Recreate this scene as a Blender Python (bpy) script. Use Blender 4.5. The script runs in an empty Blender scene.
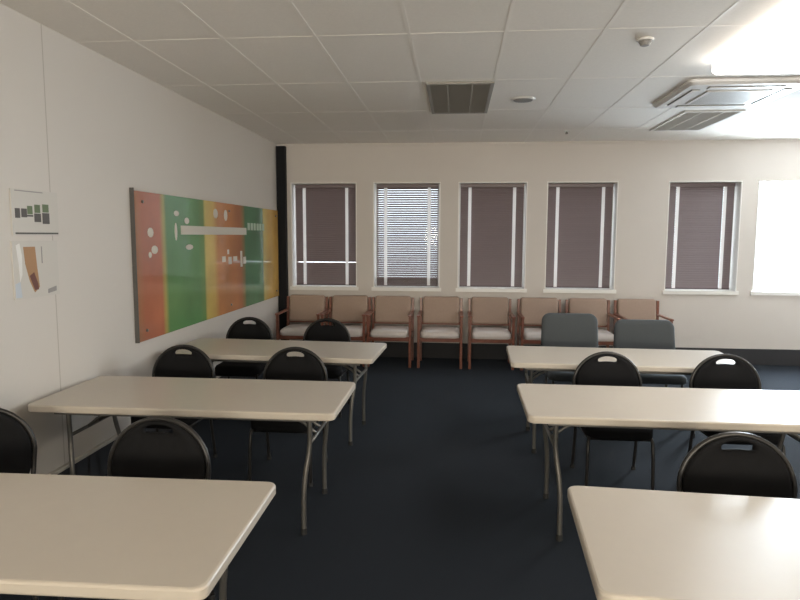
import bpy, bmesh, math, random
from mathutils import Vector, Matrix
random.seed(7)
S = bpy.context.scene
COL = S.collection
R = math.radians

# ------------------------------------------------------------------ camera
F_PX, YAW, PITCH, ROLL, CAM_H = 620.66, 0.0896, 0.1035, 0.0036, 1.708
WX, BY, CH = -2.4906, 8.598, 2.960          # left wall x, back wall y, ceiling height
RX, FY = 5.45, -3.6                         # right wall x, rear wall y (behind the camera)
cd = bpy.data.cameras.new('camera')
cd.sensor_width = 36.0
cd.lens = F_PX / 800.0 * 36.0
cd.clip_start = 0.05
cam = bpy.data.objects.new('camera', cd)
COL.objects.link(cam)
cy_, sy_, cp_, sp_ = math.cos(YAW), math.sin(YAW), math.cos(PITCH), math.sin(PITCH)
fw = Vector((-sy_*cp_, cy_*cp_, -sp_))
rt = Vector((cy_, sy_, 0))
up = rt.cross(fw)
cr_, sr_ = math.cos(ROLL), math.sin(ROLL)
r2 = cr_*rt + sr_*up
u2 = -sr_*rt + cr_*up
mw = Matrix.Identity(4)
for i in range(3):
    mw[i][0] = r2[i]; mw[i][1] = u2[i]; mw[i][2] = -fw[i]
mw[2][3] = CAM_H
cam.matrix_world = mw
S.camera = cam

# ------------------------------------------------------------------ world, daylight, exposure
S.view_settings.view_transform = 'Standard'
S.view_settings.look = 'None'
S.view_settings.gamma = 1.0
S.view_settings.use_curve_mapping = False
S.view_settings.exposure = 0.68
W = bpy.data.worlds.new('daylight_sky')
S.world = W
W.use_nodes = True
wn = W.node_tree
wn.nodes['Background'].inputs[0].default_value = (0.86, 0.93, 1.0, 1)
wn.nodes['Background'].inputs[1].default_value = 2.8


def area(name, loc, rot, sx, sy, energy, color, spread=180):
    l = bpy.data.lights.new(name, 'AREA')
    l.shape = 'RECTANGLE'; l.size = sx; l.size_y = sy
    l.energy = energy; l.color = color; l.spread = R(spread)
    o = bpy.data.objects.new(name, l)
    o.location = loc; o.rotation_euler = rot
    COL.objects.link(o)
    return o

# daylight through the unshaded window in the back wall (the light stands outside the glass)
area('window_daylight', (4.37, BY+0.42, 1.70), (R(-90), 0, 0), 1.1, 1.6, 330, (0.80, 0.90, 1.0))
# added warm fill lights outside two made-up rear windows, behind the camera
area('rear_fill', (-0.3, FY-0.45, 1.35), (R(118), 0, 0), 1.7, 1.5, 225, (1.0, 0.85, 0.67))
area('rear_fill', (3.0, FY-0.45, 1.35), (R(118), 0, 0), 1.7, 1.5, 225, (1.0, 0.85, 0.67))

# ------------------------------------------------------------------ materials
def mat(name, col, rough=0.5, metal=0.0, noise=0.0, nscale=30, bump=0.0, bscale=200, spec=0.5, trans=None, sheen=0.0):
    m = bpy.data.materials.new(name); m.use_nodes = True
    nt = m.node_tree; b = nt.nodes['Principled BSDF']
    b.inputs['Base Color'].default_value = (*col, 1)
    b.inputs['Roughness'].default_value = rough
    b.inputs['Metallic'].default_value = metal
    b.inputs['Specular IOR Level'].default_value = spec
    if sheen:
        b.inputs['Sheen Weight'].default_value = sheen
        b.inputs['Sheen Tint'].default_value = (0.7, 0.84, 1.0, 1)
    tc = nt.nodes.new('ShaderNodeTexCoord')
    if noise:
        n = nt.nodes.new('ShaderNodeTexNoise'); n.inputs['Scale'].default_value = nscale
        n.inputs['Detail'].default_value = 4
        nt.links.new(tc.outputs['Object'], n.inputs['Vector'])
        mx = nt.nodes.new('ShaderNodeMix'); mx.data_type = 'RGBA'
        mx.inputs['A'].default_value = (*[max(0, c*(1-noise)) for c in col], 1)
        mx.inputs['B'].default_value = (*[min(1, c*(1+noise)) for c in col], 1)
        nt.links.new(n.outputs['Fac'], mx.inputs['Factor'])
        nt.links.new(mx.outputs['Result'], b.inputs['Base Color'])
    if bump:
        n2 = nt.nodes.new('ShaderNodeTexNoise'); n2.inputs['Scale'].default_value = bscale
        nt.links.new(tc.outputs['Object'], n2.inputs['Vector'])
        bp = nt.nodes.new('ShaderNodeBump'); bp.inputs['Strength'].default_value = bump
        bp.inputs['Distance'].default_value = 0.003
        nt.links.new(n2.outputs['Fac'], bp.inputs['Height'])
        nt.links.new(bp.outputs['Normal'], b.inputs['Normal'])
    return m


M = {}
M['wall'] = mat('wall_paint', (0.62, 0.575, 0.535), 0.65, noise=0.02, nscale=4, bump=0.05)
M['ceiling'] = mat('ceiling_tile', (0.84, 0.80, 0.75), 0.85, noise=0.05, nscale=60, bump=0.25, bscale=120)
M['tbar'] = mat('ceiling_grid_white', (0.86, 0.82, 0.77), 0.6)
M['carpet'] = mat('carpet_navy', (0.014, 0.0175, 0.024), 0.95, noise=0.45, nscale=260, bump=0.6, bscale=500, spec=0.15, sheen=0.035)
M['skirting'] = mat('dark_skirting', (0.03, 0.03, 0.034), 0.7)
M['white'] = mat('white_gloss_paint', (0.82, 0.80, 0.77), 0.35)
M['trunking'] = mat('pale_trim', (0.6, 0.56, 0.50), 0.4)
M['column'] = mat('dark_column_paint', (0.008, 0.009, 0.011), 0.6, spec=0.2)
M['frame'] = mat('window_frame_white', (0.72, 0.71, 0.70), 0.4)
M['table'] = mat('blow_moulded_plastic', (0.55, 0.495, 0.425), 0.33, noise=0.025, nscale=14, bump=0.12, bscale=260, spec=0.5)
M['tube'] = mat('grey_steel_tube', (0.20, 0.19, 0.175), 0.38, metal=0.7)
M['rubber'] = mat('black_rubber', (0.02, 0.02, 0.02), 0.7)
M['black_fabric'] = mat('black_upholstery', (0.009, 0.009, 0.010), 0.8, noise=0.3, nscale=300, bump=0.3, bscale=600, spec=0.15)
M['black_tube'] = mat('dark_chair_tube', (0.035, 0.033, 0.032), 0.32, metal=0.4)
M['grey_fabric'] = mat('grey_upholstery', (0.060, 0.068, 0.074), 0.85, noise=0.2, nscale=250, bump=0.3, bscale=500, sheen=0.15)
M['wood'] = mat('red_brown_wood', (0.20, 0.072, 0.045), 0.28, noise=0.35, nscale=18)
M['tan'] = mat('tan_upholstery', (0.36, 0.26, 0.205), 0.6, noise=0.08, nscale=40)
M['tanseat'] = mat('pale_vinyl', (0.66, 0.60, 0.57), 0.32, noise=0.04, nscale=30)
M['slat'] = mat('brown_blind_slat', (0.175, 0.135, 0.137), 0.42)
M['tape'] = mat('white_ladder_tape', (0.85, 0.83, 0.82), 0.7)
tn = M['tape'].node_tree; tr_ = tn.nodes.new('ShaderNodeBsdfTranslucent'); tr_.inputs[0].default_value = (0.85, 0.83, 0.82, 1)
tm = tn.nodes.new('ShaderNodeMixShader'); tm.inputs[0].default_value = 0.55
tn.links.new(tn.nodes['Principled BSDF'].outputs[0], tm.inputs[1]); tn.links.new(tr_.outputs[0], tm.inputs[2])
tn.links.new(tm.outputs[0], tn.nodes['Material Output'].inputs[0])
M['rail'] = mat('dark_rail_and_slat_shade', (0.10, 0.07, 0.075), 0.4)
M['grille'] = mat('grille_grey', (0.30, 0.285, 0.26), 0.5)
M['grilledark'] = mat('grille_recess', (0.10, 0.095, 0.09), 0.8)
M['ac'] = mat('white_plastic', (0.70, 0.685, 0.665), 0.4)
M['acdark'] = mat('air_slot_grey', (0.26, 0.25, 0.24), 0.6)
M['paper'] = mat('printed_sheet', (0.62, 0.59, 0.545), 0.35)
M['ink'] = mat('dark_print', (0.11, 0.10, 0.095), 0.6)
M['inkgrey'] = mat('grey_print', (0.33, 0.31, 0.30), 0.6)
M['inkgreen'] = mat('green_print', (0.15, 0.20, 0.11), 0.6)
M['brown'] = mat('brown_print', (0.42, 0.24, 0.12), 0.6)
M['brown2'] = mat('dark_brown_print', (0.16, 0.06, 0.045), 0.6)
M['bluep'] = mat('pale_blue_print', (0.55, 0.60, 0.66), 0.6)
M['banner'] = mat('white_print', (0.66, 0.62, 0.54), 0.4)
M['bannerb'] = mat('pale_green_print', (0.40, 0.52, 0.40), 0.4)

# glass pane
def glass_mat():
    m = bpy.data.materials.new('clear_glass'); m.use_nodes = True
    nt = m.node_tree; nt.nodes.clear()
    out = nt.nodes.new('ShaderNodeOutputMaterial'); mx = nt.nodes.new('ShaderNodeMixShader')
    tr = nt.nodes.new('ShaderNodeBsdfTransparent'); gl = nt.nodes.new('ShaderNodeBsdfGlossy')
    gl.inputs['Roughness'].default_value = 0.02
    tr.inputs[0].default_value = (0.93, 0.95, 0.95, 1)
    mx.inputs[0].default_value = 0.06
    nt.links.new(tr.outputs[0], mx.inputs[1]); nt.links.new(gl.outputs[0], mx.inputs[2])
    nt.links.new(mx.outputs[0], out.inputs[0])
    return m
M['glass'] = glass_mat()


def emis_mat(name, col, s):
    m = bpy.data.materials.new(name); m.use_nodes = True
    nt = m.node_tree; b = nt.nodes['Principled BSDF']
    b.inputs['Base Color'].default_value = (0.8, 0.8, 0.8, 1)
    b.inputs['Emission Color'].default_value = (*col, 1)
    b.inputs['Emission Strength'].default_value = s
    return m
M['lamp'] = emis_mat('lit_diffuser', (1.0, 0.96, 0.91), 5.5)

# wall with joint lines between its boards (the joints are thin dark gaps, at fixed places along the wall)
def wall_panel_mat():
    m = mat('wall_board_paint', (0.66, 0.62, 0.575), 0.5, bump=0.04)
    nt = m.node_tree; b = nt.nodes['Principled BSDF']
    tc = nt.nodes.new('ShaderNodeTexCoord'); sp = nt.nodes.new('ShaderNodeSeparateXYZ')
    nt.links.new(tc.outputs['Object'], sp.inputs[0])
    def mth(op, a, v):
        n = nt.nodes.new('ShaderNodeMath'); n.operation = op
        nt.links.new(a, n.inputs[0]); n.inputs[1].default_value = v
        return n.outputs[0]
    a = mth('ADD', sp.outputs['Y'], -3.655 + 12.0)
    a = mth('MODULO', a, 1.2)
    a = mth('SUBTRACT', a, 0.6)
    a = mth('ABSOLUTE', a, 0)
    a = mth('GREATER_THAN', a, 0.5955)
    lt = mth('LESS_THAN', sp.outputs['Y'], 4.2)
    mm = nt.nodes.new('ShaderNodeMath'); mm.operation = 'MULTIPLY'; nt.links.new(a, mm.inputs[0]); nt.links.new(lt, mm.inputs[1]); a = mm.outputs[0]
    mx = nt.nodes.new('ShaderNodeMix'); mx.data_type = 'RGBA'
    mx.inputs['A'].default_value = (0.66, 0.62, 0.575, 1); mx.inputs['B'].default_value = (0.48, 0.44, 0.39, 1)
    nt.links.new(a, mx.inputs['Factor']); nt.links.new(mx.outputs['Result'], b.inputs['Base Color'])
    return m
M['wallboard'] = wall_panel_mat()

# striped print: bands of colour along the board's length (object Y, board origin at its near lower corner)
def mural_mat():
    m = mat('striped_print', (0.5, 0.3, 0.1), 0.10)
    nt = m.node_tree; b = nt.nodes['Principled BSDF']
    tc = nt.nodes.new('ShaderNodeTexCoord'); sp = nt.nodes.new('ShaderNodeSeparateXYZ')
    nt.links.new(tc.outputs['Object'], sp.inputs[0])
    n = nt.nodes.new('ShaderNodeTexNoise'); n.inputs['Scale'].default_value = 2.2; n.inputs['Detail'].default_value = 5
    nt.links.new(tc.outputs['Object'], n.inputs['Vector'])
    def mth(op, a, bb):
        q = nt.nodes.new('ShaderNodeMath'); q.operation = op
        nt.links.new(a, q.inputs[0])
        if isinstance(bb, (int, float)): q.inputs[1].default_value = bb
        else: nt.links.new(bb, q.inputs[1])
        return q.outputs[0]
    t = mth('DIVIDE', sp.outputs['Y'], 3.9)
    cr = nt.nodes.new('ShaderNodeValToRGB'); cr.color_ramp.interpolation = 'LINEAR'
    stops = [(0.0, (0.35, 0.13, 0.04)), (0.03, (0.42, 0.10, 0.03)), (0.105, (0.45, 0.11, 0.035)), (0.12, (0.40, 0.34, 0.06)),
             (0.135, (0.06, 0.22, 0.05)), (0.30, (0.05, 0.24, 0.06)), (0.335, (0.10, 0.26, 0.05)), (0.345, (0.60, 0.45, 0.08)),
             (0.40, (0.62, 0.40, 0.07)), (0.43, (0.55, 0.20, 0.04)), (0.60, (0.42, 0.13, 0.03)), (0.63, (0.25, 0.18, 0.05)),
             (0.645, (0.04, 0.20, 0.08)), (0.81, (0.035, 0.20, 0.08)), (0.825, (0.62, 0.50, 0.12)), (0.88, (0.62, 0.36, 0.04)),
             (1.0, (0.58, 0.30, 0.03))]
    e = cr.color_ramp.elements
    e[0].position = stops[0][0]; e[0].color = (*stops[0][1], 1)
    e[1].position = stops[-1][0]; e[1].color = (*stops[-1][1], 1)
    for p_, c_ in stops[1:-1]:
        k = e.new(p_); k.color = (*c_, 1)
    nt.links.new(t, cr.inputs[0])
    # mottled photographs printed faintly over the bands
    hs = nt.nodes.new('ShaderNodeHueSaturation')
    nt.links.new(cr.outputs[0], hs.inputs['Color'])
    hs.inputs['Saturation'].default_value = 0.97
    nt.links.new(mth('ADD', mth('MULTIPLY', n.outputs['Fac'], 0.9), 0.6), hs.inputs['Value'])
    haze_mix = nt.nodes.new('ShaderNodeMix'); haze_mix.data_type = 'RGBA'; haze_mix.inputs['Factor'].default_value = 0.16  # paints the board's reflection and haze as a pale wash in the colour
    haze_mix.inputs['B'].default_value = (0.42, 0.40, 0.36, 1)
    nt.links.new(hs.outputs[0], haze_mix.inputs['A']); nt.links.new(haze_mix.outputs['Result'], b.inputs['Base Color'])
    return m
M['mural'] = mural_mat()

# ------------------------------------------------------------------ mesh helpers
def obj(name, bm, m, parent=None, smooth=False, bevel=0.0, seg=2, autos=True):
    bmesh.ops.recalc_face_normals(bm, faces=bm.faces)
    me = bpy.data.meshes.new(name); bm.to_mesh(me); bm.free()
    me.materials.append(m)
    if smooth:
        for p in me.polygons: p.use_smooth = True
    o = bpy.data.objects.new(name, me); COL.objects.link(o)
    if bevel:
        b = o.modifiers.new('bevel', 'BEVEL'); b.width = bevel; b.segments = seg; b.limit_method = 'ANGLE'; b.angle_limit = R(40)
    if parent is not None: o.parent = parent
    return o


def bx(bm, x0, x1, y0, y1, z0, z1, mtx=None):
    vs = [bm.verts.new((x, y, z)) for x in (x0, x1) for y in (y0, y1) for z in (z0, z1)]
    for f in ((0, 1, 3, 2), (4, 6, 7, 5), (0, 4, 5, 1), (2, 3, 7, 6), (0, 2, 6, 4), (1, 5, 7, 3)):
        bm.faces.new([vs[i] for i in f])
    if mtx is not None:
        for v in vs: v.co = mtx @ v.co
    return vs


def box(*a):
    bm = bmesh.new(); bx(bm, *a); return bm


def tube(bm, pts, r, n=10, caps=True, smoothn=0):
    pts = [Vector(p) for p in pts]
    if smoothn:
        for _ in range(smoothn):
            q = [pts[0]]
            for a, b in zip(pts, pts[1:]):
                q += [a*.75+b*.25, a*.25+b*.75]
            q.append(pts[-1]); pts = q
    rings = []; prev = None
    for i, p in enumerate(pts):
        if i == 0: t = pts[1]-p
        elif i == len(pts)-1: t = p-pts[i-1]
        else: t = (pts[i+1]-p).normalized()+(p-pts[i-1]).normalized()
        t.normalize()
        if prev is None:
            ref = Vector((0, 0, 1)) if abs(t.z) < .9 else Vector((1, 0, 0))
            u = t.cross(ref).normalized()
        else:
            u = (prev - t*prev.dot(t)).normalized()
        prev = u; w = t.cross(u)
        rings.append([bm.verts.new(p+(u*math.cos(2*math.pi*k/n)+w*math.sin(2*math.pi*k/n))*r) for k in range(n)])
    for a, b in zip(rings, rings[1:]):
        for k in range(n):
            bm.faces.new((a[k], a[(k+1) % n], b[(k+1) % n], b[k]))
    if caps:
        bm.faces.new(rings[0][::-1]); bm.faces.new(rings[-1])
    return bm


def disc(bm, cx, cy, z0, z1, r0, r1, n=28):
    a = [bm.verts.new((cx+r0*math.cos(2*math.pi*k/n), cy+r0*math.sin(2*math.pi*k/n), z0)) for k in range(n)]
    b = [bm.verts.new((cx+r1*math.cos(2*math.pi*k/n), cy+r1*math.sin(2*math.pi*k/n), z1)) for k in range(n)]
    for k in range(n): bm.faces.new((a[k], a[(k+1) % n], b[(k+1) % n], b[k]))
    bm.faces.new(a[::-1]); bm.faces.new(b)
    return bm


def rrect(w, d, r, n=6):
    out = []
    for cx, cy, a0 in ((w/2-r, d/2-r, 0), (-w/2+r, d/2-r, 90), (-w/2+r, -d/2+r, 180), (w/2-r, -d/2+r, 270)):
        for k in range(n+1):
            a = R(a0+90*k/n); out.append((cx+r*math.cos(a), cy+r*math.sin(a)))
    return out


def prism(bm, outline, z0, z1):
    a = [bm.verts.new((x, y, z0)) for x, y in outline]; b = [bm.verts.new((x, y, z1)) for x, y in outline]
    n = len(a)
    for k in range(n): bm.faces.new((a[k], a[(k+1) % n], b[(k+1) % n], b[k]))
    bm.faces.new(a[::-1]); bm.faces.new(b)
    return bm


def cushion(bm, outline, profile, place):
    """stack of scaled outlines: profile = [(inset, height)...]; place maps (a,b,h) to xyz"""
    cx = sum(p[0] for p in outline)/len(outline); cyy = sum(p[1] for p in outline)/len(outline)
    mx = max(abs(p[0]-cx) for p in outline); my = max(abs(p[1]-cyy) for p in outline)
    rings = []
    for ins, h in profile:
        rings.append([bm.verts.new(place(cx+(x-cx)*(1-ins/mx), cyy+(y-cyy)*(1-ins/my), h)) for x, y in outline])
    n = len(outline)
    for a, b in zip(rings, rings[1:]):
        for k in range(n): bm.faces.new((a[k], a[(k+1) % n], b[(k+1) % n], b[k]))
    bm.faces.new(rings[0][::-1]); bm.faces.new(rings[-1])
    return bm


def struct(name, bm, m, parent=None, **k):
    o = obj(name, bm, m, parent, **k)
    if parent is None: o['kind'] = 'structure'
    return o


def thing(name, label, cat, loc=(0, 0, 0), rz=0, group=None):
    o = bpy.data.objects.new(name, None); COL.objects.link(o)
    o.empty_display_size = 0.1
    o.location = loc; o.rotation_euler = (0, 0, rz)
    o['label'] = label; o['category'] = cat
    if group: o['group'] = group
    return o


def dup(root, label, loc, rz=0):
    def cp(o, par):
        c = o.copy(); COL.objects.link(c)
        if par is not None: c.parent = par
        for ch in list(o.children): cp(ch, c)
        return c
    r = cp(root, None)
    r.location = loc; r.rotation_euler = (0, 0, rz); r['label'] = label
    return r

# ------------------------------------------------------------------ room shell
bm = box(WX-.2, RX+.2, FY-.2, BY+.3, -0.12, 0.0)
struct('floor', bm, M['carpet'])
ceil = struct('ceiling', box(WX-.2, RX+.2, FY-.2, BY+.3, CH, CH+.12), M['ceiling'])
bm = bmesh.new()
gx0, gy0 = -0.910, 4.015
k = -3
while gx0+.6*k < RX:
    x = gx0+.6*k
    if x > WX+.05: bx(bm, x-.011, x+.011, FY, BY, CH-.0022, CH+.01)
    k += 1
k = -7
while gy0+1.2*k < BY:
    y = gy0+1.2*k
    if y > FY+.05: bx(bm, WX, RX, y-.010, y+.010, CH-.0018, CH+.01)
    k += 1
obj('ceiling_grid', bm, M['tbar'], ceil)
struct('trim_1', box(WX, RX, BY-.02, BY, CH-.03, CH), M['wall'])

struct('wall_left', box(WX-.2, WX, FY-.2, BY+.3, 0, CH), M['wallboard'])
struct('wall_right', box(RX, RX+.2, FY-.2, BY+.3, 0, CH), M['wall'])


def wall_with_holes(name, y0, y1, holes, z0h, z1h, m):
    bm = bmesh.new()
    xs = WX
    for a, b in holes:
        bx(bm, xs, a, y0, y1, 0, CH)
        bx(bm, a, b, y0, y1, 0, z0h)
        bx(bm, a, b, y0, y1, z1h, CH)
        xs = b
    bx(bm, xs, RX, y0, y1, 0, CH)
    return struct(name, bm, m)


WZ0, WZ1 = 0.955, 2.435
wins = [-1.845, -0.685, 0.485, 1.675, 3.255, 4.385]
WW = 0.93
wall_with_holes('wall_back', BY, BY+.3, [(c-WW/2, c+WW/2) for c in wins], WZ0, WZ1, M['wall'])
wall_with_holes('wall_rear', FY-.2, FY, [(-1.15, 0.55), (2.15, 3.85)], 1.0, 2.5, M['wall'])  # rear openings added to let the fill light in

struct('baseboard_left', box(WX, WX+.018, FY, BY, 0, .215), M['skirting'], bevel=.004)
struct('trim_2', box(WX, WX+.03, FY, BY-.05, .2155, .24), M['trunking'], bevel=.004)
struct('baseboard_back', box(WX+.16, RX, BY-.018, BY, 0, .215), M['skirting'], bevel=.004)
struct('baseboard_right', box(RX-.018, RX, FY, BY-.02, 0, .215), M['skirting'], bevel=.004)
# dark boxed pipe in the corner
struct('trim_3', box(WX, WX+.13, BY-.08, BY, 0, CH-.032), M['column'], bevel=.008)


def window(n, cx, y, depth=.20, inward=1, w=WW, z0=WZ0, z1=WZ1, mullion=False):
    """white lining, frame, sill and glass in a wall opening"""
    bm = bmesh.new()
    yf = y+depth*inward; yb = y+(depth+.05)*inward
    y0, y1 = min(yf, yb), max(yf, yb)
    fwid = .045
    for a in ((cx-w/2, cx-w/2+fwid, z0, z1), (cx+w/2-fwid, cx+w/2, z0, z1), (cx-w/2+fwid, cx+w/2-fwid, z0, z0+fwid),
              (cx-w/2+fwid, cx+w/2-fwid, z1-fwid, z1)):
        bx(bm, a[0], a[1], y0, y1, a[2], a[3])
    if mullion: bx(bm, cx-.02, cx+.02, y0, y1, z0+fwid, z1-fwid)
    win = struct('window_%d' % n, bm, M['frame'])
    bm = bmesh.new()
    t = .012; ya, yb2 = sorted((y-.004*inward, yf))
    bx(bm, cx-w/2, cx-w/2+t, ya, yb2, z0, z1)
    bx(bm, cx+w/2-t, cx+w/2, ya, yb2, z0, z1)
    bx(bm, cx-w/2+t, cx+w/2-t, ya, yb2, z1-t, z1)
    obj('window_lining', bm, M['white'], win)
    ya, yb2 = sorted((y, yf))
    bm = bmesh.new()
    bx(bm, cx-w/2+t, cx+w/2-t, ya, yb2, z0, z0+.034)
    yn, yn2 = sorted((y-.03*inward, y))
    bx(bm, cx-w/2-.02, cx+w/2+.02, yn, yn2, z0-.015, z0+.034)
    obj('window_sill', bm, M['white'], win)
    ym = (y0+y1)/2
    obj('pane', box(cx-w/2+fwid, cx+w/2-fwid, ym-.003, ym+.003, z0+fwid, z1-fwid), M['glass'], win)
    return win


for i, c in enumerate(wins): window(i+1, c, BY)
window(7, -0.3, FY, .1, -1, 1.7, 1.0, 2.5, True)  # unseen window, added so the rear fill can enter
window(8, 3.0, FY, .1, -1, 1.7, 1.0, 2.5, True)  # second added window for the rear fill

# ------------------------------------------------------------------ venetian blinds
def slat(bm, xa, xb, pr, off, z):
    A = [[bm.verts.new((x, p[0]+o[0], z+p[1]+o[1])) for p in pr] for x in (xa, xb) for o in (off, (-off[0], -off[1]))]
    tL, bL, tR, bR = A
    for k in range(3):
        bm.faces.new((tL[k], tL[k+1], tR[k+1], tR[k])); bm.faces.new((bL[k], bR[k], bR[k+1], bL[k+1]))
        bm.faces.new((tL[k], bL[k], bL[k+1], tL[k+1])); bm.faces.new((tR[k], tR[k+1], bR[k+1], bR[k]))
    bm.faces.new((tL[0], tR[0], bR[0], bL[0])); bm.faces.new((tL[3], bL[3], bR[3], tR[3]))


def blind(cx, label, tilt, drop=0.0, gap=None, w=.865):
    t = thing('venetian_blind', label, 'blind', (cx, BY+.155, WZ0), 0, 'brown venetian blinds in the back wall windows')
    zt = WZ1-WZ0-.014
    obj('headrail', box(-w/2, w/2, -.028, .028, zt-.05, zt), M['slat'], t, bevel=.004)
    bm = bmesh.new()
    pitch = .031; zb = .064
    z = zt-.060; a = R(tilt); hw = .0178
    segs = ((-w/2, -.318), (-.290, .290), (.318, w/2))
    ze = zb+drop+.010
    n_ = round((z-ze)/pitch)
    extra = .012 if gap else 0
    step = (z-ze-extra)/n_
    off = (-.0012*math.sin(a), .0012*math.cos(a))
    pr = []
    for q in (-1, -.33, .33, 1):
        yy = q*hw; zz = .003*(1-q*q)
        pr.append((yy*math.cos(a)-zz*math.sin(a), yy*math.sin(a)+zz*math.cos(a)))
    for k in range(n_+1):
        zk = z-step*k-(extra if gap and k >= gap else 0)
        for xa, xb in segs: slat(bm, xa, xb, pr, off, zk)
    obj('slats', bm, M['slat'], t)
    obj('bottom_rail', box(-w/2, w/2, -.022, .022, zb-.022, zb), M['rail'], t, bevel=.004)
    if drop:
        bm = bmesh.new(); z = zb+.003
        while z < zb+drop-.004:
            for xa, xb in segs: bx(bm, xa, xb, -.0245, .0245, z, z+.0075)
            z += .009
        obj('gathered_slats', bm, M['rail'], t)  # darker than the slats: shade in the stack is put into the colour
    for s in (-1, 1):
        bm = bmesh.new()
        bx(bm, s*.304-.022, s*.304+.022, -.031, -.0295, zb-.01, zt-.05)
        obj('ladder_tape', bm, M['tape'], t)
    return t


BL = [
    ('closed brown blind on the leftmost window, beside the dark corner column', 68, 0.0),
    ('brown blind tilted part open on the second window from the dark column, looking pale pink', 47, .085),
    ('closed brown blind on the third window from the dark corner column', 68, 0.0),
    ('closed brown blind on the fourth window, above the taller square grey chair back', 66, 0.0),
    ('closed brown blind next to the bright bare window, right of the wide stretch of wall', 66, 0.0)]
for c, (lb, tl, dr) in zip(wins, BL): blind(c, lb, tl, dr, 34 if c < -1.5 else None)

# ------------------------------------------------------------------ ceiling fittings
def grille(name, label, cx, cy, w, d, bars, gm='grille'):
    t = thing(name, label, 'vent', (cx, cy, CH))
    bm = bmesh.new()
    b = .03
    for a in ((-w/2, w/2, -d/2, -d/2+b), (-w/2, w/2, d/2-b, d/2), (-w/2, -w/2+b, -d/2+b, d/2-b), (w/2-b, w/2, -d/2+b, d/2-b)):
        bx(bm, a[0], a[1], a[2], a[3], -.014, 0)
    obj('frame', bm, M[gm], t)
    obj('backing', box(-w/2+b, w/2-b, -d/2+b, d/2-b, -.003, 0), M['grilledark'], t)
    bm = bmesh.new(); n = bars
    for k in range(n):
        y = -d/2+b+(d-2*b)*(k+.5)/n
        mt = Matrix.Translation((0, y, -.008)) @ Matrix.Rotation(R(35), 4, 'X')
        bx(bm, -w/2+b, w/2-b, -.012, .012, -.001, .001, mt)
    for x in (-w/6-.01, w/6+.01): bx(bm, x-.006, x+.006, -d/2+b, d/2-b, -.0135, -.003)
    obj('slat_bank', bm, M[gm], t)
    return t
grille('ceiling_vent', 'dark grey louvred grille in the middle of the ceiling, in front of the third window', 0.015, 5.89, .56, 1.26, 30)
grille('ceiling_vent', 'grey ceiling grille between the white ceiling air conditioner and the back wall', 2.55, 7.17, .58, 1.15, 30, 'ac')  # glare veil painted in: paler colour than the other grille

# ceiling cassette air conditioner
t = thing('ceiling_air_conditioner', 'large square white air conditioning cassette on the ceiling at right', 'air conditioner', (2.33, 5.79, CH))
w = .49
bm = bmesh.new(); cushion(bm, rrect(2*w, 2*w, .05), [(.0, 0.0), (.0, -.022), (.03, -.042)], lambda a, b, h: (a, b, h))
obj('panel', bm, M['ac'], t, bevel=.004)
g = obj('intake_grille', box(-.26, .26, -.26, .26, -.052, -.041), M['ac'], t, bevel=.004)
bm = bmesh.new()
for k in range(12):
    y = -.22+.04*k; bx(bm, -.23, .23, y-.008, y+.008, -.0535, -.0515)
obj('grille_slot', bm, M['acdark'], g)
for s in range(4):
    m4 = Matrix.Rotation(R(90*s), 4, 'Z')
    bm = bmesh.new(); bx(bm, -.30, .30, .335, .405, -.0445, -.041, m4); sl = obj('air_outlet', bm, M['acdark'], t)
    bm = bmesh.new()
    bx(bm, -.295, .295, .335, .395, -.002, .002, m4 @ Matrix.Translation((0, 0.0, -.049)))
    obj('louvre', bm, M['ac'], sl)

# round ceiling speaker and smoke detector
t = thing('ceiling_speaker', 'small flat round grey disc on the ceiling right of the dark grille', 'ceiling speaker', (0.595, 5.94, CH))
obj('rim', disc(bmesh.new(), 0, 0, -.012, 0, .105, .115), M['ac'], t, bevel=.003)
obj('mesh_cover', disc(bmesh.new(), 0, 0, -.016, -.0115, .085, .09), M['acdark'], t)
t = thing('smoke_detector', 'small round smoke detector on the ceiling, nearest the camera', 'smoke detector', (1.183, 4.232, CH))
obj('base', disc(bmesh.new(), 0, 0, -.014, 0, .052, .055), M['ac'], t, bevel=.003)
obj('sensor_dome', disc(bmesh.new(), 0, 0, -.042, -.0135, .026, .042), M['acdark'], t, bevel=.004)
t = thing('sprinkler_head', 'tiny sprinkler head on the ceiling close to the back wall', 'sprinkler', (1.30, 7.75, CH))
obj('escutcheon', disc(bmesh.new(), 0, 0, -.008, 0, .03, .034), M['ac'], t)
obj('deflector', disc(bmesh.new(), 0, 0, -.035, -.008, .016, .01), M['grille'], t)

# lit luminaire
LX0, LX1, LY0, LY1 = 1.80, 2.62, 2.50, 4.80
t = thing('ceiling_light', 'glaring lit ceiling light at the top right corner', 'ceiling light', ((LX0+LX1)/2, (LY0+LY1)/2, CH))
hx, hy = (LX1-LX0)/2, (LY1-LY0)/2
obj('housing', box(-hx+.03, hx-.03, -hy+.03, hy-.03, -.02, 0), M['ac'], t)
bm = bmesh.new(); cushion(bm, rrect(2*hx-.02, 2*hy-.02, .02), [(0, -.02), (0, -.08), (.02, -.10)], lambda a, b, h: (a, b, h))
obj('diffuser', bm, M['lamp'], t)

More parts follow.
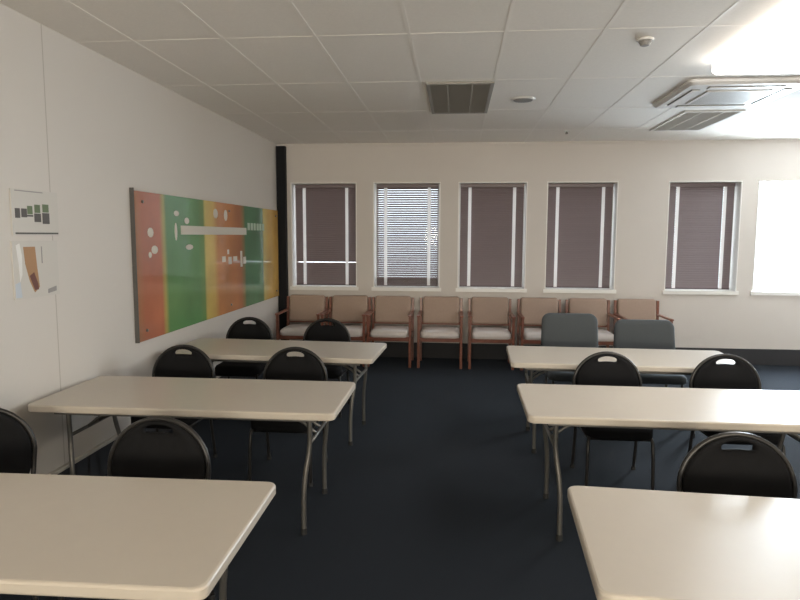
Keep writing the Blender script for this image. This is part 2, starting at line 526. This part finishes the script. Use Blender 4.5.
# ------------------------------------------------------------------ left wall: board and notices
BY0, BL_, BZ0, BZ1 = 4.60, 3.86, 0.865, 2.045
t = thing('wall_mural', 'long glossy board with red, green, orange and yellow stripes on left wall', 'wall board', (WX, BY0, BZ0))
obj('panel', box(.012, .030, 0, BL_, 0, BZ1-BZ0), M['mural'], t, bevel=.002)
obj('edge_strip', box(.0, .033, -.008, 0.0, -.003, BZ1-BZ0+.02), M['grilledark'], t)
for (py, pz) in ((.12, .08), (.12, 1.10), (2.0, 1.10), (3.75, 1.10), (2.0, .08), (3.75, .08)):
    bm = bmesh.new(); tube(bm, [(0, py, pz), (.042, py, pz)], .012, 12); obj('standoff_pin', bm, M['tube'], t)
# white lettering band and small emblem (too blurred in the photo to read)
bm = bmesh.new(); bx(bm, .030, .0325, .80, 2.55, .845, .925); obj('white_band', bm, M['banner'], t)
bm = bmesh.new()
for k in range(6): bx(bm, .030, .0325, 2.60+.11*k, 2.68+.11*k, .90, .985)
obj('pale_lettering', bm, M['bannerb'], t)
for (y, z, w_, h_) in ((1.82, .585, .10, .06), (2.0, .565, .09, .08), (2.16, .58, .12, .05), (2.36, .57, .06, .18), (2.47, .55, .09, .08),
                       (1.95, .66, .05, .05)):
    obj('emblem_mark', box(.030, .0325, y-w_/2, y+w_/2, z-h_/2, z+h_/2), M['banner'], t)
for (y, z, w_, h_) in ((.24, .86, .10, .08), (.30, .72, .11, .07), (.22, .68, .05, .05), (.72, 1.03, .10, .05), (.93, .97, .10, .06),
                       (.97, .73, .16, .05), (1.62, 1.06, .12, .10), (1.9, 1.05, .10, .12), (.70, .87, .05, .16)):
    ring = [(y+w_/2*math.cos(2*math.pi*k/10), z+h_/2*math.sin(2*math.pi*k/10)) for k in range(10)]
    bm = bmesh.new()
    a = [bm.verts.new((.030, p, q)) for p, q in ring]; b = [bm.verts.new((.0322, p, q)) for p, q in ring]
    for k in range(10): bm.faces.new((a[k], a[(k+1) % 10], b[(k+1) % 10], b[k]))
    bm.faces.new(b); bm.faces.new(a[::-1])
    obj('pale_spot', bm, M['banner'], t)

t = thing('wall_notice', 'upper notice sheet on left wall with a row of dark bars', 'notice', (WX, 3.30, 1.70), 0)
obj('sheet', box(0, .008, 0, .41, 0, .265), M['paper'], t, bevel=.001)
obj('bottom_rule', box(.008, .0095, .02, .40, .008, .018), M['ink'], t)
obj('top_rule', box(.008, .0095, .03, .27, .252, .258), M['inkgrey'], t)
for k, (y, z0, z1) in enumerate(((.045, .10, .155), (.10, .105, .155), (.15, .11, .16), (.215, .08, .17), (.29, .07, .175))):
    hw = .020+.003*k
    obj('dark_bar', box(.008, .0095, y-hw, y+hw, z0, z1-.04 if k > 1 else z1), M['ink'], t)
    if k > 1: obj('green_bar', box(.008, .0095, y-hw+.004, y+hw-.004, z1-.036, z1+.012), M['inkgreen'], t)
t = thing('wall_notice', 'lower notice sheet on left wall with a brown picture', 'notice', (WX, 3.285, 1.335), 0)
obj('sheet', box(0, .008, 0, .40, 0, .335), M['paper'], t, bevel=.001)
def poly_yz(pts, x0=.008, x1=.0095):
    bm = bmesh.new(); a = [bm.verts.new((x0, p, q)) for p, q in pts]; b = [bm.verts.new((x1, p, q)) for p, q in pts]
    n = len(pts)
    for k in range(n): bm.faces.new((a[k], a[(k+1) % n], b[(k+1) % n], b[k]))
    bm.faces.new(b); bm.faces.new(a[::-1]); return bm
obj('brown_picture', poly_yz([(.09, .30), (.19, .30), (.20, .18), (.215, .06), (.17, .03), (.13, .10), (.10, .20)]), M['brown'], t)
obj('dark_patch', poly_yz([(.13, .13), (.17, .15), (.20, .08), (.205, .045), (.17, .045)], .0095, .0105), M['brown2'], t)
obj('white_curl', poly_yz([(.03, .31), (.06, .32), (.075, .25), (.07, .14), (.05, .10), (.045, .2)]), M['white'], t)
obj('blue_corner', poly_yz([(.01, .09), (.05, .10), (.06, .01), (.01, .01)]), M['bluep'], t)
obj('text_lines', poly_yz([(.29, .04), (.37, .055), (.37, .025), (.29, .015)]), M['inkgrey'], t)
obj('fold_line', poly_yz([(.245, .30), (.252, .30), (.252, .20), (.245, .20)]), M['inkgrey'], t)

# ------------------------------------------------------------------ folding tables
TL, TD, TH = 1.79, 0.76, 0.74
def make_table(label, loc, rz):
    t = thing('folding_table', label, 'table', loc, rz, 'folding tables in two columns')
    bm = bmesh.new()
    cushion(bm, rrect(TL, TD, .04, 8), [(.018, TH-.046), (.004, TH-.042), (0, TH-.036), (0, TH-.009), (.003, TH-.003), (.009, TH)],
            lambda a, b, h: (a, b, h))
    obj('tabletop', bm, M['table'], t, bevel=.0)
    for s in (-1, 1):
        bm = bmesh.new(); bx(bm, -TL/2+.12, TL/2-.12, s*.29-.012, s*.29+.012, TH-.075, TH-.046)
        obj('side_rail', bm, M['tube'], t, bevel=.003)
    for sx in (-1, 1):
        xe = sx*(TL/2-.17); xf = sx*(TL/2-.20)
        for sy in (-1, 1):
            bm = bmesh.new()
            tube(bm, [(xe, sy*.24, TH-.046), (xe, sy*.24, .62), (xe, sy*.235, .50), (xf, sy*.275, .30), (xf, sy*.285, .02)], .0145, 10, smoothn=2)
            lg = obj('leg', bm, M['tube'], t, smooth=True)
            bm = bmesh.new(); tube(bm, [(xf, sy*.285, 0.0), (xf, sy*.285, .035)], .019, 12)
            obj('foot_cap', bm, M['rubber'], lg)
        bm = bmesh.new()
        tube(bm, [(xe, -.24, .52), (xe, .24, .52)], .011, 8); tube(bm, [(xe, -.27, TH-.06), (xe, .27, TH-.06)], .0145, 8)
        obj('cross_bar', bm, M['tube'], t, smooth=True)
        bm = bmesh.new()
        tube(bm, [(xe, .06, .52), (xe-sx*.1, .05, .60), (xe-sx*.36, .03, TH-.05)], .010, 8, smoothn=1)
        tube(bm, [(xe, -.06, .52), (xe-sx*.1, -.05, .60), (xe-sx*.36, -.03, TH-.05)], .010, 8, smoothn=1)
        obj('brace', bm, M['tube'], t, smooth=True)
    return t


TABS = [  # corner x, near y, rotation, side, label
    (-0.677, 1.555, 0.016, -1, 'nearest folding table on the left, cut off by the lower left corner'),
    (-0.650, 3.251, 0.0, -1, 'middle folding table of the left column, legs and braces showing at its aisle end'),
    (-0.645, 4.769, -0.045, -1, 'farthest folding table on the left, below the striped wall board'),
    (0.400, 1.639, -0.057, 1, 'nearest folding table on the right, cut off by the lower right corner'),
    (0.400, 3.322, -0.012, 1, 'middle folding table of the right column, window glare on its right end'),
    (0.431, 4.755, -0.03, 1, 'farthest folding table on the right, in front of two square backed chairs')]
tproto = None
for (x, y, r, s, lb) in TABS:
    du = s*TL/2; dv = TD/2
    loc = (x+du*math.cos(r)-dv*math.sin(r), y+du*math.sin(r)+dv*math.cos(r), 0)
    if tproto is None: tproto = make_table(lb, loc, r)
    else: dup(tproto, lb, loc, r)

# ------------------------------------------------------------------ stacking chairs with round backs
def back_place(a, b, h):
    # a across, b up from z .50, h thickness: tilted backrest
    return Vector((a, .205+.12*(b-.50)+h, b))


def make_round_chair(label, loc, rz):
    t = thing('stacking_chair', label, 'chair', loc, rz, 'black stacking chairs with round backs')
    # seat cushion
    bm = bmesh.new()
    o_ = rrect(.44, .43, .10, 8)
    cushion(bm, o_, [(.03, .365), (.0, .385), (0, .435), (.012, .455), (.05, .465)], lambda a, b, h: (a, b-.02, h))
    obj('seat', bm, M['black_fabric'], t, smooth=True)
    # backrest with a grip slot
    N = 64
    c0 = (0.0, .815)
    def outline(sc):
        # half-ellipse top over straight sides, measured from c0
        pts = []
        hw = .226*sc; zt = .862; zs = .64; zb = .51
        for k in range(N):
            a = 2*math.pi*k/N; d = Vector((math.cos(a), math.sin(a)))
            lo, hi = 0.0, 1.0
            for _ in range(26):
                m_ = (lo+hi)/2; px, pz = c0[0]+d.x*m_, c0[1]+d.y*m_
                if pz > zs: ins = (px/hw)**2+((pz-zs)/(zt-zs))**2 < 1
                else: ins = abs(px) < hw-(zs-pz)*.10 and pz > zb
                if ins: lo = m_
                else: hi = m_
            pts.append((c0[0]+d.x*lo, c0[1]+d.y*lo))
        return pts
    hole = []
    for k in range(N):
        a = 2*math.pi*k/N
        ca, sa = math.cos(a), math.sin(a)
        x = .068*math.copysign(abs(ca)**.6, ca); z = .019*math.copysign(abs(sa)**.7, sa) + .010*(1-(x/.068)**2) - .005
        hole.append((x, c0[1]+.006+z))
    out = outline(1.0)
    def mix(f): return [(h_[0]+(o2[0]-h_[0])*f, h_[1]+(o2[1]-h_[1])*f) for h_, o2 in zip(hole, out)]
    bm = bmesh.new()
    layers = [(0.0, .004), (0.0, -.014), (.10, -.022), (.5, -.026), (.85, -.022), (.97, -.012), (1.0, 0.0), (.97, .012), (.5, .016), (.08, .014)]
    rings = [[bm.verts.new(back_place(a, b, h)) for a, b in mix(f)] for f, h in layers]
    rings.append(rings[0])
    for A, B in zip(rings, rings[1:]):
        for k in range(N): bm.faces.new((A[k], A[(k+1) % N], B[(k+1) % N], B[k]))
    obj('backrest', bm, M['black_fabric'], t, smooth=True)
    # tube frame around the back
    bm = bmesh.new(); path = []
    for k in range(25):
        a = math.pi*k/24
        path.append(back_place(.236*math.cos(a), .64+.228*math.sin(a), 0))
    path = [Vector((.215, .17, .44)), back_place(.226, .54, 0)]+path+[back_place(-.226, .54, 0), Vector((-.215, .17, .44))]
    tube(bm, path, .0115, 10); obj('back_frame', bm, M['black_tube'], t, smooth=True)
    for s in (-1, 1):
        bm = bmesh.new(); tube(bm, [(s*.20, -.17, .38), (s*.21, -.20, .34), (s*.215, -.215, .01)], .0115, 10, smoothn=1)
        lg = obj('leg', bm, M['black_tube'], t, smooth=True)
        bm = bmesh.new(); tube(bm, [(s*.215, -.215, 0), (s*.215, -.215, .025)], .016, 10); obj('foot_cap', bm, M['rubber'], lg)
        bm = bmesh.new(); tube(bm, [(s*.215, .165, .45), (s*.218, .185, .36), (s*.22, .255, .01)], .0115, 10, smoothn=1)
        lg = obj('leg', bm, M['black_tube'], t, smooth=True)
        bm = bmesh.new(); tube(bm, [(s*.22, .255, 0), (s*.22, .255, .025)], .016, 10); obj('foot_cap', bm, M['rubber'], lg)
    bm = bmesh.new()
    for s in (-1, 1): tube(bm, [(s*.20, -.17, .368), (s*.21, .17, .368)], .010, 8)
    tube(bm, [(-.20, -.17, .364), (.20, -.17, .364)], .010, 8)
    obj('seat_frame', bm, M['black_tube'], t, smooth=True)
    return t


RC = [
    (-2.16, 2.53, R(35), 'black round backed chair cut off by the left picture edge, behind nearest left table'),
    (-1.345, 2.42, .0, 'large black round backed chair between the nearest and middle left tables'),
    (-2.05, 4.24, .0, 'black round backed chair close to the left wall, behind the middle left table'),
    (-1.185, 4.24, .0, 'black round backed chair nearer the aisle, behind the middle left table'),
    (-2.085, 5.86, .0, 'black round backed chair by the left wall, behind the farthest left table'),
    (-1.285, 5.86, .0, 'black round backed chair in front of the tan armchairs, behind the farthest left table'),
    (1.205, 2.45, .0, 'large dark round backed chair between the nearest and middle right tables'),
    (1.10, 4.30, .0, 'dark round backed chair nearer the aisle, behind the middle right table'),
    (1.92, 4.30, .0, 'dark round backed chair farther right, behind the middle right table')]
cproto = None
for x, y, r, lb in RC:
    if cproto is None: cproto = make_round_chair(lb, (x, y, 0), r)
    else: dup(cproto, lb, (x, y, 0), r)

# ------------------------------------------------------------------ grey square-backed chairs
def make_square_chair(label, loc, rz, top=.95, hw=.262):
    t = thing('padded_chair', label, 'chair', loc, rz, 'square backed grey chairs')
    bm = bmesh.new()
    cushion(bm, rrect(.50, .46, .07, 6), [(.02, .41), (0, .42), (0, .46), (.015, .48), (.06, .488)], lambda a, b, h: (a, b-.03, h))
    obj('seat', bm, M['grey_fabric'], t, smooth=True)
    zc = (top+.53)/2
    bm = bmesh.new()
    o_ = [(x*(1-.10*max(0, (z)/(top-.53))), z+zc) for x, z in rrect(2*hw, top-.53, .075, 8)]
    cushion(bm, o_, [(.04, -.034), (.012, -.028), (0, -.012), (0, .012), (.012, .024), (.04, .028)],
            lambda a, b, h: (a, .215+.14*(b-.5)+h, b))
    obj('backrest', bm, M['grey_fabric'], t, smooth=True)
    for s in (-1, 1):
        bm = bmesh.new(); tube(bm, [(s*.21, -.2, .42), (s*.225, -.225, 0.0)], .0125, 10); obj('leg', bm, M['black_tube'], t, smooth=True)
        bm = bmesh.new(); tube(bm, [(s*.21, .19, .42), (s*.225, .26, 0.0)], .0125, 10); obj('leg', bm, M['black_tube'], t, smooth=True)
        bm = bmesh.new(); tube(bm, [(s*.16, .16, .43), (s*.16, .235, .47), (s*.16, .25, .60)], .012, 8, smoothn=1); obj('back_support', bm, M['black_tube'], t, smooth=True)
    return t
make_square_chair('taller dark grey square backed chair nearer the aisle, behind the farthest right table', (1.10, 5.80, 0), 0, .965, .272)
make_square_chair('lower grey square backed chair farther right, behind the farthest right table', (1.80, 5.80, 0), 0, .915, .285)

# ------------------------------------------------------------------ tan armchairs along the back wall
def make_armchair(label, loc, rz):
    t = thing('wooden_armchair', label, 'armchair', loc, rz, 'tan armchairs in a row under the windows')
    bm = bmesh.new()
    cushion(bm, rrect(.50, .50, .05, 6), [(.015, .385), (0, .40), (0, .45), (.02, .475), (.07, .487)], lambda a, b, h: (a, b-.02, h))
    obj('seat', bm, M['tanseat'], t, smooth=True)
    bm = bmesh.new()
    cushion(bm, [(x, z+.70) for x, z in rrect(.50, .36, .035, 6)], [(.03, -.03), (.006, -.026), (0, -.01), (0, .02), (.03, .026)],
            lambda a, b, h: (a, .235+.18*(b-.5)+h, b))
    obj('backrest', bm, M['tan'], t, smooth=True)
    for s in (-1, 1):
        x = s*.274
        obj('leg', box(x-.017, x+.017, -.27, -.232, 0, .665), M['wood'], t, bevel=.004)
        bm = bmesh.new()
        v = bx(bm, x-.017, x+.017, .215, .255, 0, .86)
        for q in v:
            if q.co.z > .5: q.co.y += .065
        obj('leg', bm, M['wood'], t, bevel=.004)
        bm = bmesh.new()
        bx(bm, x-.024, x+.024, -.29, .235, .665, .69)
        obj('armrest', bm, M['wood'], t, bevel=.008)
        obj('side_rail', box(x-.012, x+.012, -.232, .216, .36, .41), M['wood'], t, bevel=.003)
    obj('front_rail', box(-.27, .27, -.262, -.24, .345, .40), M['wood'], t, bevel=.003)
    obj('back_rail', box(-.27, .27, .232, .252, .50, .545), M['wood'], t, bevel=.003)
    return t
AC = [
    (-2.055, 'tan armchair at the left end of the row, beside the dark corner column'),
    (-1.455, 'second tan armchair from the dark column, partly behind a round black chair back'),
    (-0.855, 'tan armchair below the second window, third from the dark column'),
    (-0.195, 'tan armchair below the gap between the second and third windows'),
    (0.465, 'tan armchair below the third window, fifth from the dark column'),
    (1.125, 'tan armchair below the gap between third and fourth windows, beside the square grey chair'),
    (1.765, 'tan armchair below the fourth window, behind the taller square grey chair back'),
    (2.4, 'tan armchair at the right end of the row, behind the lower square grey chair')]
ap = None
for x, lb in AC:
    if ap is None: ap = make_armchair(lb, (x, 8.17, 0), 0)
    else: dup(ap, lb, (x, 8.17, 0), 0)
